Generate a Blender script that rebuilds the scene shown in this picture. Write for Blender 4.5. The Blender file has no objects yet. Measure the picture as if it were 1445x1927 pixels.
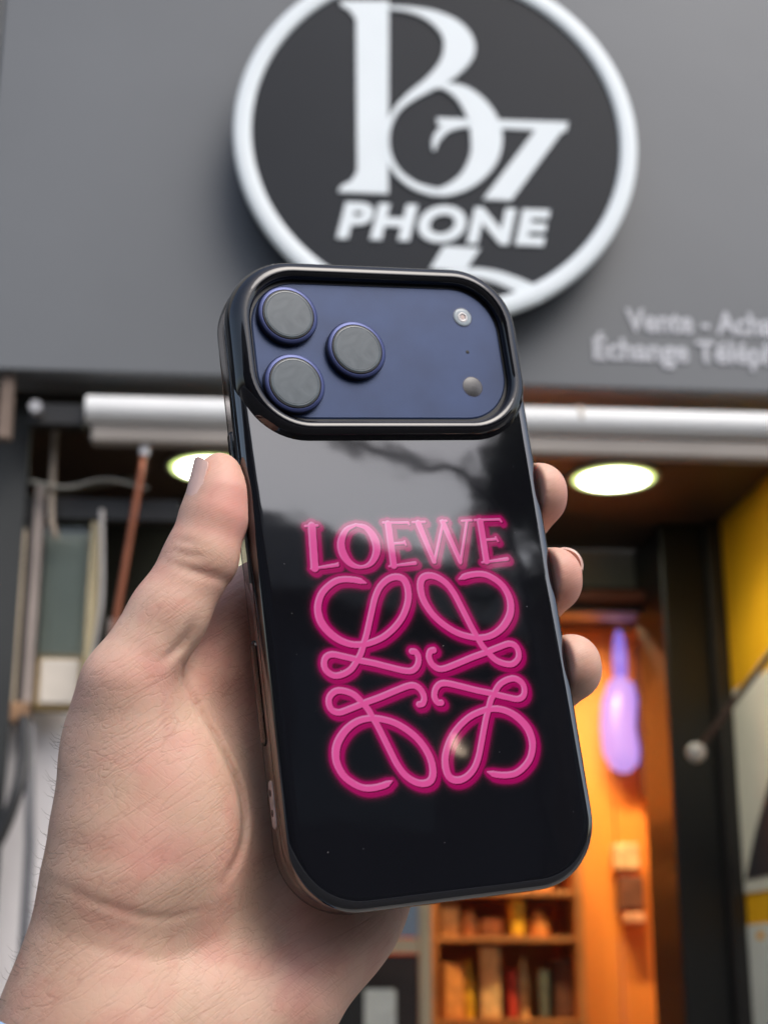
import bpy, bmesh, math, random
import numpy as np
from mathutils import Matrix, Vector
R = math.radians
random.seed(7)
rng = np.random.default_rng(7)
S = bpy.context.scene
COL = S.collection

# ------------------------------------------------------------------ camera, sky, sun, exposure
psi, pit = R(4.7), R(17.0)
fw = Vector((math.sin(psi)*math.cos(pit), math.cos(psi)*math.cos(pit), math.sin(pit)))
rt = Vector((math.cos(psi), -math.sin(psi), 0)); up = rt.cross(fw)
cam = bpy.data.cameras.new('camera'); cam_o = bpy.data.objects.new('camera', cam); COL.objects.link(cam_o)
cam_o.matrix_world = Matrix(((rt.x, up.x, -fw.x, 0), (rt.y, up.y, -fw.y, 0), (rt.z, up.z, -fw.z, 1.55), (0, 0, 0, 1)))
cam.sensor_fit = 'VERTICAL'; cam.sensor_height = 36.0; cam.lens = 2858.26/1927*36
cam.clip_start = 0.02; cam.clip_end = 400
cam.dof.use_dof = True; cam.dof.focus_distance = 0.386; cam.dof.aperture_fstop = cam.lens/2.9
S.camera = cam_o
W = bpy.data.worlds.new("World"); S.world = W; W.use_nodes = True
nt = W.node_tree; bgn = nt.nodes['Background']
sky = nt.nodes.new('ShaderNodeTexSky'); sky.sky_type = 'NISHITA'; sky.sun_disc = False
SUN_EL, SUN_AZ = R(50), R(148)
sky.sun_elevation = SUN_EL; sky.sun_rotation = SUN_AZ
sky.dust_density = 3.2; sky.air_density = 1.0; sky.ozone_density = 1.0
hs = nt.nodes.new('ShaderNodeHueSaturation'); hs.inputs['Saturation'].default_value = 0.85
nt.links.new(sky.outputs[0], hs.inputs['Color']); nt.links.new(hs.outputs[0], bgn.inputs['Color'])
bgn.inputs['Strength'].default_value = 0.15
sl = bpy.data.lights.new('sun', 'SUN'); sl.energy = 1.0; sl.angle = R(38); sl.color = (1, .97, .94)
so = bpy.data.objects.new('sun', sl); COL.objects.link(so)
sd = Vector((math.sin(SUN_AZ)*math.cos(SUN_EL), math.cos(SUN_AZ)*math.cos(SUN_EL), math.sin(SUN_EL)))
so.rotation_euler = sd.to_track_quat('Z', 'Y').to_euler(); so.location = (0, -5, 12)
S.view_settings.view_transform = 'Standard'; S.view_settings.look = 'None'
S.view_settings.gamma = 1; S.view_settings.use_curve_mapping = False
S.view_settings.exposure = 0.68
S.cycles.use_denoising = True
S.cycles.caustics_reflective = False; S.cycles.caustics_refractive = False
S.cycles.sample_clamp_indirect = 6

# ------------------------------------------------------------------ materials
def mat(name, col, rough=.5, metal=0, spec=.5, noise=None, bump=None, coat=0, coat_rough=.03, emit=None, estr=0, ior=1.5, trans=0, coat_ior=1.5):
    m = bpy.data.materials.new(name); m.use_nodes = True
    n = m.node_tree.nodes; l = m.node_tree.links; b = n['Principled BSDF']
    b.inputs['Base Color'].default_value = (*col, 1); b.inputs['Roughness'].default_value = rough
    b.inputs['Metallic'].default_value = metal; b.inputs['Specular IOR Level'].default_value = spec
    b.inputs['IOR'].default_value = ior; b.inputs['Transmission Weight'].default_value = trans
    b.inputs['Coat Weight'].default_value = coat; b.inputs['Coat Roughness'].default_value = coat_rough
    b.inputs['Coat IOR'].default_value = coat_ior
    if emit: b.inputs['Emission Color'].default_value = (*emit, 1); b.inputs['Emission Strength'].default_value = estr
    tc = n.new('ShaderNodeTexCoord')
    if noise:
        sc, amt = noise
        t = n.new('ShaderNodeTexNoise'); t.inputs['Scale'].default_value = sc; t.inputs['Detail'].default_value = 6
        l.new(tc.outputs['Object'], t.inputs['Vector'])
        r = n.new('ShaderNodeMapRange'); r.inputs[1].default_value = .3; r.inputs[2].default_value = .7
        r.inputs[3].default_value = 1-amt; r.inputs[4].default_value = 1+amt
        l.new(t.outputs[0], r.inputs[0])
        mx = n.new('ShaderNodeMix'); mx.data_type = 'RGBA'; mx.blend_type = 'MULTIPLY'; mx.inputs[0].default_value = 1
        mx.inputs[6].default_value = (*col, 1); l.new(r.outputs[0], mx.inputs[7]); l.new(mx.outputs[2], b.inputs['Base Color'])
    if bump:
        sc, st, dist = bump
        t = n.new('ShaderNodeTexNoise'); t.inputs['Scale'].default_value = sc; t.inputs['Detail'].default_value = 3
        l.new(tc.outputs['Object'], t.inputs['Vector'])
        bp = n.new('ShaderNodeBump'); bp.inputs['Strength'].default_value = st; bp.inputs['Distance'].default_value = dist
        l.new(t.outputs[0], bp.inputs['Height']); l.new(bp.outputs[0], b.inputs['Normal'])
        l.new(bp.outputs[0], b.inputs['Coat Normal'])
    return m

# ------------------------------------------------------------------ mesh helpers
def link_mesh(name, verts, faces, m, parent=None, smooth=False, kind=None):
    me = bpy.data.meshes.new(name); me.from_pydata([tuple(v) for v in verts], [], faces); me.validate(); me.update()
    bm = bmesh.new(); bm.from_mesh(me); bmesh.ops.recalc_face_normals(bm, faces=bm.faces); bm.to_mesh(me); bm.free()
    if m: me.materials.append(m)
    if smooth: me.polygons.foreach_set('use_smooth', [True]*len(me.polygons))
    o = bpy.data.objects.new(name, me); COL.objects.link(o)
    if parent: o.parent = parent
    if kind: o['kind'] = kind
    return o
class MB:
    def __init__(s): s.v = []; s.f = []
    def add(s, v, f):
        n = len(s.v); s.v += [tuple(p) for p in v]; s.f += [tuple(i+n for i in q) for q in f]; return s
    def box(s, x0, x1, y0, y1, z0, z1):
        v = [(x, y, z) for x in (x0, x1) for y in (y0, y1) for z in (z0, z1)]
        return s.add(v, [(0, 1, 3, 2), (4, 6, 7, 5), (0, 4, 5, 1), (2, 3, 7, 6), (0, 2, 6, 4), (1, 5, 7, 3)])
    def tube(s, pts, r, n=12, cap=True):
        pts = [Vector(p) for p in pts]; rr = r if isinstance(r, (list, tuple)) else [r]*len(pts)
        t = (pts[1]-pts[0]).normalized(); a = t.orthogonal().normalized(); base = len(s.v)
        for i, p in enumerate(pts):
            t2 = ((pts[min(i+1, len(pts)-1)]-pts[max(i-1, 0)])).normalized()
            a = (a - t2*a.dot(t2)).normalized(); b = t2.cross(a)
            for k in range(n):
                an = 2*math.pi*k/n; s.v.append(tuple(p+(a*math.cos(an)+b*math.sin(an))*rr[i]))
        for i in range(len(pts)-1):
            for k in range(n):
                k2 = (k+1) % n; s.f.append((base+i*n+k, base+i*n+k2, base+(i+1)*n+k2, base+(i+1)*n+k))
        if cap:
            s.f.append(tuple(base+k for k in range(n))[::-1]); s.f.append(tuple(base+(len(pts)-1)*n+k for k in range(n)))
        return s
    def build(s, name, m, parent=None, smooth=False, bevel=0, kind=None):
        o = link_mesh(name, s.v, s.f, m, parent, smooth, kind)
        if bevel:
            b = o.modifiers.new('bevel', 'BEVEL'); b.width = bevel; b.segments = 2; b.limit_method = 'ANGLE'; b.angle_limit = R(40)
        return o
def auto_smooth(o, ang=35):
    me = o.data; bm = bmesh.new(); bm.from_mesh(me)
    for f in bm.faces: f.smooth = len(f.verts) <= 8
    for e in bm.edges:
        if len(e.link_faces) == 2 and e.calc_face_angle(0) > R(ang): e.smooth = False
    bm.to_mesh(me); bm.free(); return o
def tag(o, label, cat, group=None):
    o['label'] = label; o['category'] = cat
    if group: o['group'] = group
    return o
def empty(name, loc=(0, 0, 0)):
    o = bpy.data.objects.new(name, None); o.location = loc; COL.objects.link(o); return o
def rrect(hw, hh, r, cx, cy, z, n=14):
    r = min(r, hw-1e-6, hh-1e-6); out = []
    for (sx, sy, a0) in ((1, 1, 0), (-1, 1, 90), (-1, -1, 180), (1, -1, 270)):
        for k in range(n+1):
            a = R(a0+90*k/n)
            out.append((cx+sx*(hw-r)+r*math.cos(a), cy+sy*(hh-r)+r*math.sin(a), z))
    return out
def loft(loops, cap0=True, cap1=True, mb=None):
    mb = mb or MB(); n = len(loops[0]); v = [p for lp in loops for p in lp]; f = []
    for i in range(len(loops)-1):
        for k in range(n):
            k2 = (k+1) % n; f.append((i*n+k, i*n+k2, (i+1)*n+k2, (i+1)*n+k))
    if cap0: f.append(tuple(range(n))[::-1])
    if cap1: f.append(tuple((len(loops)-1)*n+k for k in range(n)))
    return mb.add(v, f)
def lathe(profile, cx, cy, n=64, mb=None):
    loops = [[(cx+r*math.cos(2*math.pi*k/n), cy+r*math.sin(2*math.pi*k/n), z) for k in range(n)] for r, z in profile]
    return loft(loops, True, True, mb)
def mm(lst): return [tuple(c*.001 for c in p) for p in lst]
def mmb(mb): mb.v = mm(mb.v); return mb
def catmull(P, k=8):
    P = [np.array(p, float) for p in P]; Q = [2*P[0]-P[1]]+P+[2*P[-1]-P[-2]]; out = []
    for i in range(1, len(Q)-2):
        a, b, c, d = Q[i-1:i+3]
        for j in range(k):
            t = j/k; out.append(.5*((2*b)+(c-a)*t+(2*a-5*b+4*c-d)*t*t+(3*b-a-3*c+d)*t**3))
    out.append(P[-1]); return out
# ================================================================== LARGE STRUCTURE
M = {}
M['asphalt'] = mat('asphalt', (.05, .05, .052), .9, noise=(3, .3), bump=(60, .5, .005))
M['paving'] = mat('paving', (.25, .24, .225), .8, noise=(2, .15), bump=(30, .4, .003))
M['fascia'] = mat('satin_grey', (.132, .141, .149), .5, noise=(.9, .12), bump=(3, .15, .01), spec=.45)
M['wall'] = mat('render_wall', (.3, .29, .27), .85, noise=(2, .15))
M['dark'] = mat('dark_paint', (.012, .011, .010), .45, noise=(3, .3))
M['soffit'] = mat('brown_soffit', (.045, .025, .016), .55, noise=(2.5, .3))
M['disc'] = mat('disc_black', (.009, .012, .017), .5, noise=(4, .1), spec=.22)
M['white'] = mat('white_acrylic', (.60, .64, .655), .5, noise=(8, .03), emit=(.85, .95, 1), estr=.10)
M['shell'] = mat('white_paint', (.78, .79, .78), .4, noise=(5, .05))
M['greybeam'] = mat('grey_beam', (.5, .48, .42), .6, noise=(3, .15))
M['yellow'] = mat('yellow_paint', (.95, .47, .008), .55, noise=(2.2, .15))
M['cream'] = mat('cream_paint', (.62, .52, .36), .5, noise=(4, .12))
gl = bpy.data.materials.new('shop_glass'); gl.use_nodes = True; gn = gl.node_tree; gn.nodes.remove(gn.nodes['Principled BSDF'])
g1 = gn.nodes.new('ShaderNodeBsdfTransparent'); g1.inputs[0].default_value = (.9, .93, .92, 1); g2 = gn.nodes.new('ShaderNodeBsdfGlossy'); g2.inputs['Roughness'].default_value = .04
g3 = gn.nodes.new('ShaderNodeMixShader'); g4 = gn.nodes.new('ShaderNodeFresnel'); g4.inputs[0].default_value = 1.45
gn.links.new(g4.outputs[0], g3.inputs[0]); gn.links.new(g1.outputs[0], g3.inputs[1]); gn.links.new(g2.outputs[0], g3.inputs[2]); gn.links.new(g3.outputs[0], gn.nodes['Material Output'].inputs[0])
M['glass'] = gl

b = MB(); b.box(-60, 60, -60, 60, -.6, -.15); b.build('ground', M['asphalt'], kind='structure')
b = MB(); b.box(-30, 30, -6.5, .6, -.146, -.142); b.build('road', M['asphalt'], kind='structure')
b = MB(); b.box(-30, 30, .6, 3.18, -.14, 0); b.build('pavement', M['paving'], kind='structure')
b = MB(); b.box(-30, 30, -9.5, -6.5, -.14, 0); b.build('pavement', M['paving'], kind='structure')

shop = empty('shop_building', (0, 3.2, 0)); tag(shop, 'shop building with recessed entrance under a grey fascia', 'building')
def spart(name, m, x0, x1, y0, y1, z0, z1, bevel=0, parent=shop):
    o = MB().box(x0, x1, y0, y1, z0, z1).build(name, m, bevel=bevel); o.parent = parent
    if parent is shop: o.location = (0, -3.2, 0)
    return o
spart('wall', M['wall'], -6, 6, 3.15, 3.3, 3.95, 8)
spart('wall', M['dark'], -6, -.66, 3.15, 3.3, 0, 2.85)
spart('wall', M['wall'], 1.72, 6, 4.9, 5.0, 0, 3.9)
spart('soffit', M['soffit'], -6, 6, 3.3, 4.6, 2.85, 2.95)
spart('lintel', M['dark'], -6, 6, 3.16, 3.29, 2.80, 3.94)
spart('upper_panel', M['greybeam'], .6, 1.25, 4.60, 4.66, 2.715, 2.849)
spart('header', M['dark'], -.3, 1.36, 4.52, 4.62, 2.63, 2.71)
spart('header_trim', mat('rust_trim', (.20, .05, .025), .5, noise=(5, .2)), .5, 1.25, 4.48, 4.515, 2.655, 2.69)
spart('pillar', mat('pillar_black', (.007, .0065, .006), .4, noise=(2, .2)), 1.175, 1.353, 4.28, 4.6, 0, 2.847, .008)
spart('pillar', mat('pillar_edge', (.018, .015, .014), .35, noise=(2, .2)), 1.31, 1.3535, 4.24, 4.278, 0, 2.846, .004)
spart('side_wall', M['yellow'], 1.3555, 1.45, 3.2, 4.59, 0, 2.848)
spart('rear_wall', M['wall'], -6, 6, 8, 8.1, 0, 8)
spart('return_wall', M['dark'], -1.9, -1.8, 3.3, 8, 0, 2.85)
spart('floor', M['paving'], -3, 3, 3.18, 8, -.1, .012)

# fascia --------------------------------------------------------------------------
fas = empty('shop_fascia', (0, 3, 2.76)); tag(fas, 'wide satin grey sign board with small white French lettering at its right', 'sign board')
def fpart(name, mb, m, **k):
    o = mb.build(name, m, **k); o.parent = fas; o.location = (0, -3, -2.76); return o
b = MB(); b.box(-.612, 3.4, 3.0, 3.13, 2.762, 3.95); fpart('panel', b, M['fascia'], bevel=.004)
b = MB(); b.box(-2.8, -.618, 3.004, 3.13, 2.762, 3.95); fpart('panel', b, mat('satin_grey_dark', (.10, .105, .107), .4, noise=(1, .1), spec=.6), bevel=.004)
M['letter'] = mat('white_letter', (.46, .47, .50), .4, noise=(20, .04))
def text_mesh(name, body, size, x, z, y, m, parent, ext=.006, off=.0, shear=0, align='LEFT', sx=1.0, space=1.0):
    c = bpy.data.curves.new(name, 'FONT'); c.body = body; c.size = size; c.extrude = ext; c.offset = off; c.shear = shear
    c.align_x = align; c.space_character = space; c.resolution_u = 6
    to = bpy.data.objects.new('tmp', c); COL.objects.link(to)
    bpy.context.view_layer.update()
    me = bpy.data.meshes.new_from_object(to.evaluated_get(bpy.context.evaluated_depsgraph_get()))
    bpy.data.objects.remove(to)
    for v in me.vertices:
        v.co = (x+v.co.x*sx, y-v.co.z, z+v.co.y)
    me.materials.clear(); me.materials.append(m); me.name = name
    o = bpy.data.objects.new(name, me); COL.objects.link(o); o.parent = parent; return o
for bd, x, z, sx_, sz_ in (('Vente - Achat', .778, 2.896, .83, .074), ('Échange Téléphone', .698, 2.828, .93, .070)):
    o = text_mesh('lettering', bd, sz_, x, z, 2.998, M['letter'], fas, .0015, .0024, sx=sx_)
    o.location = (0, -3, -2.76)

# round sign ----------------------------------------------------------------------
sg = empty('round_sign', (.370, 2.9, 2.9)); tag(sg, 'round black shop sign with white rim and monogram fixed to the fascia', 'sign')
SC = (.3545, 3.300); SR = .4405; SY = 2.90
def gpart(name, o): o.name = name; o.parent = sg; o.location = (-.370, -2.9, -2.9); return o
def disc(r, y0, y1, n=96):
    lp = [[(SC[0]+r*math.cos(2*math.pi*k/n), y, SC[1]+r*math.sin(2*math.pi*k/n)) for k in range(n)] for y in (y0, y1)]
    return loft(lp)
gpart('disc', disc(SR-.004, SY, SY+.05).build('disc', M['disc']))
n = 96; lp = []
for (r, y) in ((SR-.038, SY-.001), (SR-.037, SY-.005), (SR-.034, SY-.007), (SR-.004, SY-.007), (SR-.001, SY-.005), (SR, SY), (SR, SY+.012), (SR-.003, SY+.015), (SR-.003, SY+.001)):
    lp.append([(SC[0]+r*math.cos(2*math.pi*k/n), y, SC[1]+r*math.sin(2*math.pi*k/n)) for k in range(n)])
o = gpart('rim', loft(lp, False, False).build('rim', M['white'])); auto_smooth(o, 50)
for an in (45, 135, 225, 315):
    x = SC[0]+.3*math.cos(R(an)); z = SC[1]+.3*math.sin(R(an)); gpart('spacer', MB().tube([(x, SY+.045, z), (x, 3.01, z)], .012).build('spacer', M['dark']))
# pixel (photo) -> plane y=2.9 mapping baked as an affine fit, units metres
def sgn(px, py):
    d = rt*((px-722.5)/2858.26) - up*((py-963.5)/2858.26) + fw
    t = (SY-.01)/d.y; return (d.x*t, 1.55+d.z*t)
def ribbon(name, pts, widths, depth, k=8, m=None, parent=None):
    """a flat letter stroke of changing width, solid, standing proud of the disc"""
    P = catmull([(x, z, w) for (x, z), w in zip(pts, widths)], k)
    L, Rr = [], []
    for i, p in enumerate(P):
        t = P[min(i+1, len(P)-1)][:2]-P[max(i-1, 0)][:2]; t = t/(np.linalg.norm(t)+1e-9); nn = np.array([-t[1], t[0]])
        L.append(p[:2]+nn*p[2]/2); Rr.append(p[:2]-nn*p[2]/2)
    v = []; f = []; N = len(P)
    for y in (SY-.0005, SY-depth):
        v += [(q[0], y, q[1]) for q in L]+[(q[0], y, q[1]) for q in Rr]
    for i in range(N-1):
        for (a, bq) in ((i, N+i), (2*N+i, 3*N+i)): f.append((a, a+1, bq+1, bq))
        f.append((i, i+1, 2*N+i+1, 2*N+i)); f.append((N+i, N+i+1, 3*N+i+1, 3*N+i))
    f.append((0, N, 3*N, 2*N)); f.append((N-1, 2*N-1, 4*N-1, 3*N-1))
    o = link_mesh(name, v, f, m or M['white']); return gpart(name, o)
def cr(pts): return [sgn(400+x/1.71, y/1.71) for x, y in pts]
PXM = 3.03/2858.0/1.71   # metres per crop pixel on the sign
def cw(ws): return [w*PXM for w in ws]
def poly(name, pts, depth):
    q = cr(pts); n = len(q)
    v = [(x, SY-.0005, z) for x, z in q]+[(x, SY-depth, z) for x, z in q]
    f = [tuple(range(n)), tuple(range(n, 2*n))[::-1]]+[(i, (i+1) % n, n+(i+1) % n, n+i) for i in range(n)]
    return gpart(name, link_mesh(name, v, f, M['white']))
poly('monogram_stem', [(412, -3), (568, -3), (566, 618), (405, 612), (412, 596), (448, 575), (466, 545), (462, 55), (440, 25), (415, 12)], .004)
ribbon('monogram_bowl', cr([(560, 18), (640, 26), (715, 50), (775, 95), (795, 150), (765, 210), (705, 262), (640, 305), (592, 350), (566, 410), (565, 480), (592, 545), (650, 592), (720, 615)]),
       cw([12, 22, 52, 92, 112, 84, 52, 32, 20, 16, 16, 22, 26, 30]), .0052)
ribbon('monogram_bowl', cr([(695, 280), (745, 272), (810, 300), (860, 360), (882, 430), (872, 505), (820, 575), (745, 612), (690, 606)]),
       cw([6, 24, 66, 98, 112, 96, 62, 34, 14]), .0060)
ribbon('monogram_tail', cr([(712, 478), (722, 440), (752, 408), (800, 398), (835, 400)]), cw([8, 26, 30, 20, 10]), .0046)
poly('monogram_bar', [(722, 374), (1146, 388), (1138, 418), (1060, 414), (726, 396)], .0036)
poly('monogram_diagonal', [(1056, 392), (1146, 390), (962, 640), (872, 636)], .0049)
# word below the monogram
x0, z0 = sgn(625, 443)
o = text_mesh('lettering', 'PHONE', .110, x0+.008, z0+.003, SY-.002, M['white'], sg, .0022, .0052, shear=.2, sx=1.12, space=1.12)
o.location = (-.370, -2.9, -2.9)
poly('swoosh_foot', [(745, 788), (862, 795), (812, 868), (700, 862)], .0045)
ribbon('swoosh', cr([(640, 900), (760, 880), (830, 872), (910, 885), (990, 915), (1062, 950)]), cw([14, 24, 32, 42, 50, 52]), .0038)

# awning cassette under the fascia ---------------------------------------------------
aw = empty('awning_cassette', (0, 3.06, 2.7)); tag(aw, 'white rolled awning tube fixed under the grey fascia', 'awning')
def apart(name, mb, m, **k):
    o = mb.build(name, m, **k); o.parent = aw; o.location = (0, -3.06, -2.7); return o
apart('tube', MB().tube([(-.378, 3.04, 2.692), (2.6, 3.04, 2.706)], .031, 24), M['shell'], smooth=False)
auto_smooth(bpy.data.objects['tube'], 40)
apart('valance', MB().box(-.366, 2.6, 3.035, 3.075, 2.622, 2.662), mat('valance_taupe', (.30, .27, .24), .6, noise=(4, .1)), bevel=.006)
apart('joint_ring', MB().tube([(.668, 3.04, 2.7015), (.676, 3.04, 2.7016)], .0322, 24), mat('aged_ring', (.45, .40, .33), .5))
apart('end_bracket', MB().box(-.50, -.382, 3.05, 3.09, 2.66, 2.71), M['dark'], bevel=.004)
apart('end_bolt', MB().tube([(-.482, 3.02, 2.690), (-.482, 3.05, 2.690)], .013, 16), mat('bolt_silver', (.38, .38, .39), .5, .2))
apart('crank_socket', MB().tube([(-.252, 3.06, 2.640), (-.256, 3.06, 2.600)], [.014, .010], 14), mat('socket_white', (.75, .74, .76), .4))
apart('bracket_strap', MB().box(-.555, -.53, 3.02, 3.05, 2.62, 2.76), mat('strap_brown', (.18, .13, .10), .7, noise=(9, .3)))
cr1 = MB().tube([(-.256, 3.06, 2.61), (-.260, 3.06, 2.56), (-.275, 3.06, 2.433), (-.298, 3.06, 2.23), (-.34, 3.06, 1.85)], .0072, 12).build('crank_rod', mat('copper_rod', (.30, .10, .05), .35, .5, noise=(10, .2)), smooth=True)
tag(cr1, 'thin copper coloured crank rod hanging from the awning at the left', 'crank rod')
cr2 = empty('sloping_rod', (1.3, 3.6, 2.3)); tag(cr2, 'brown sloping rod with a pale knob before the black pillar', 'rod')
o = MB().tube([(1.40, 3.6, 2.49), (1.066, 3.6, 2.087)], .0085, 10).build('shaft', mat('brown_rod', (.10, .055, .035), .5), cr2, True); o.location = (-1.3, -3.6, -2.3)
o = lathe([(.0, -.02), (.016, -.018), (.024, 0), (.02, .02), (.0, .026)], 0, 0, 20).build('knob', mat('pale_knob', (.55, .5, .42), .4), cr2, True)
o.location = (1.050-1.3, 0, 2.066-2.3); o.rotation_euler = (R(90), 0, 0)

# folding arm at the left and the dark cheek
b = MB().tube([(-.56, 3.5, 2.645), (-.29, 3.5, 2.70)], .010, 8); b.tube([(-.56, 3.5, 2.645), (-.553, 3.5, 2.50)], .012, 8)
o = b.build('folding_arm', mat('greygreen_arm', (.12, .115, .09), .5)); tag(o, 'dull grey green folded awning arm behind the copper crank rod', 'awning arm')

# downlights -------------------------------------------------------------------------
M['led'] = mat('led_face', (.9, .9, .8), .4, emit=(1.0, 1.0, .78), estr=9)
M['ledfringe'] = mat('led_fringe', (.8, .85, .5), .4, emit=(.80, 1.0, .36), estr=1.1)  # added glowing ring imitating the yellow-green fringe of glare
M['ledrim'] = mat('led_rim', (.7, .7, .6), .4, noise=(20, .05))
for i, (x, lab) in enumerate(((.940, 'lit round ceiling light between the right fingers and the yellow wall'), (-.140, 'lit round ceiling light behind the tip of the thumb'))):
    d = empty('ceiling_light', (x, 3.845, 2.85)); tag(d, lab, 'ceiling light', 'round lights in the entrance ceiling')
    lathe([(.108, 0), (.122, -.004), (.124, -.010), (.112, -.013), (.110, -.009)], 0, 0, 48).build('housing', M['ledrim'], d, True)
    lathe([(.001, -.0132), (.094, -.0132), (.094, -.0145), (.001, -.0146)], 0, 0, 48).build('lamp_face', M['led'], d)
    lathe([(.0945, -.0128), (.109, -.0128), (.109, -.0140), (.0945, -.0140), (.0945, -.0128)], 0, 0, 48).build('glow_fringe', M['ledfringe'], d)
    l = bpy.data.lights.new('downlight', 'SPOT'); l.energy = 14; l.spot_size = R(150); l.spot_blend = .8; l.shadow_soft_size = .1; l.color = (1, .97, .82)
    lo = bpy.data.objects.new('downlight', l); COL.objects.link(lo); lo.location = (x, 3.845, 2.825); lo.parent = None

# right wall posters on the yellow side wall (x = 1.355) ------------------------------
po = empty('poster', (1.352, 4.1, 2.1)); tag(po, 'tall cream poster with dark triangle on the yellow side wall', 'poster')
def wpart(name, pts, m, x0, x1, par, loc):
    n = len(pts); v = [(x0, y, z) for y, z in pts]+[(x1, y, z) for y, z in pts]
    f = [tuple(range(n)), tuple(range(n, 2*n))[::-1]]+[(i, (i+1) % n, n+(i+1) % n, n+i) for i in range(n)]
    o = link_mesh(name, v, f, m, par); o.location = tuple(-c for c in loc); return o
LP = (1.352, 4.1, 2.1)
wpart('sheet', [(4.23, 2.335), (3.4, 2.335), (3.4, 1.77), (4.25, 1.77)], mat('poster_cream', (.84, .79, .68), .5, noise=(3, .1)), 1.351, 1.355, po, LP)
wpart('dark_triangle', [(4.22, 1.805), (3.4, 1.805), (3.4, 2.35), (3.85, 2.13), (4.1, 1.93)], mat('poster_dark', (.04, .035, .04), .5), 1.3485, 1.3505, po, LP)
po2 = empty('poster', (1.352, 4.1, 1.5)); tag(po2, 'white poster under the cream one with a small yellow mark', 'poster')
LP2 = (1.352, 4.1, 1.5)
wpart('sheet', [(4.25, 1.685), (3.4, 1.685), (3.4, .9), (4.28, .9)], mat('poster_white', (.86, .85, .80), .5, noise=(3, .06)), 1.351, 1.355, po2, LP2)
wpart('yellow_mark', [(4.15, 1.665), (4.10, 1.665), (4.10, 1.645), (4.15, 1.645)], M['yellow'], 1.3485, 1.3505, po2, LP2)

# shop interior -----------------------------------------------------------------------
M['orange'] = mat('orange_wall', (.86, .30, .045), .55, noise=(1.5, .12))
room = empty('shop_interior', (.9, 5.2, 0)); tag(room, 'warm orange panelled interior seen through the shop door', 'room')
def rp(name, m, x0, x1, y0, y1, z0, z1, bevel=0):
    o = MB().box(x0, x1, y0, y1, z0, z1).build(name, m, bevel=bevel); o.parent = room; o.location = (-.9, -5.2, 0); return o
for i in range(8):
    x = .42+i*.165
    rp('panel', M['orange'], x, x+.161, 5.30, 5.33, 0, 2.75, .003)
rp('panel_backing', M['soffit'], .3, 1.9, 5.34, 5.4, 0, 2.9)
rp('side_wall', M['orange'], 1.6, 1.7, 4.95, 5.3, 0, 2.9)
rp('side_wall', M['orange'], .30, .36, 4.7, 5.3, 0, 2.9)
rp('ceiling', M['soffit'], .3, 1.9, 4.67, 5.33, 2.75, 2.85)
il = bpy.data.lights.new('interior_lamp', 'AREA'); il.energy = 24; il.shape = 'RECTANGLE'; il.size = .5; il.size_y = .06; il.color = (1, .66, .36)
io = bpy.data.objects.new('interior_lamp', il); COL.objects.link(io); io.location = (1.0, 4.72, 2.70)
rp('lamp_panel', mat('warm_lamp', (1, .8, .6), .4, emit=(1, .6, .25), estr=3), .75, 1.25, 4.69, 4.75, 2.703, 2.72)

fr = empty('shop_door', (.9, 4.6, 0)); tag(fr, 'glazed shop door with pale frame in the entrance recess', 'door')
def dp(name, m, x0, x1, y0, y1, z0, z1, bevel=0):
    o = MB().box(x0, x1, y0, y1, z0, z1).build(name, m, bevel=bevel); o.parent = fr; o.location = (-.9, -4.6, 0); return o
dp('frame', M['cream'], .479, .515, 4.58, 4.64, 0, 2.63, .004)
dp('pane', M['glass'], .516, 1.34, 4.612, 4.618, .02, 2.628)
# purple neon sign
neo = mat('violet_tube', (.05, .04, .12), .4, emit=(.36, .22, .95), estr=.62)
neo2 = mat('pink_tube', (.08, .05, .10), .4, emit=(.62, .36, .98), estr=.68)
ns = empty('light_sculpture', (1.24, 5.25, 2.2)); tag(ns, 'glowing lilac lamp hanging on the orange wall behind the glass', 'lamp')
def blob(name, pts, m):
    mb = MB(); mb.tube([(p[0], 5.20, p[1]) for p in pts], [p[2] for p in pts], 16); o = mb.build(name, m, ns, True); o.location = (-1.24, -5.25, -2.2); return o
blob('neck', [(1.262, 2.728, .006), (1.263, 2.70, .018), (1.262, 2.63, .026), (1.262, 2.56, .024)], neo)
blob('lamp_body', [(1.262, 2.565, .012), (1.260, 2.53, .045), (1.248, 2.46, .058), (1.243, 2.38, .060), (1.248, 2.30, .060), (1.262, 2.25, .048), (1.264, 2.225, .02)], neo2)
blob('glow_strip', [(1.298, 2.54, .01), (1.304, 2.48, .016), (1.292, 2.38, .017), (1.303, 2.30, .017), (1.300, 2.25, .012)], neo)
blob('bright_bulb', [(1.292, 2.33, .004), (1.292, 2.315, .015), (1.292, 2.30, .004)], mat('bulb_white', (1, 1, 1), .4, emit=(.9, .95, 1), estr=.6))
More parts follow.
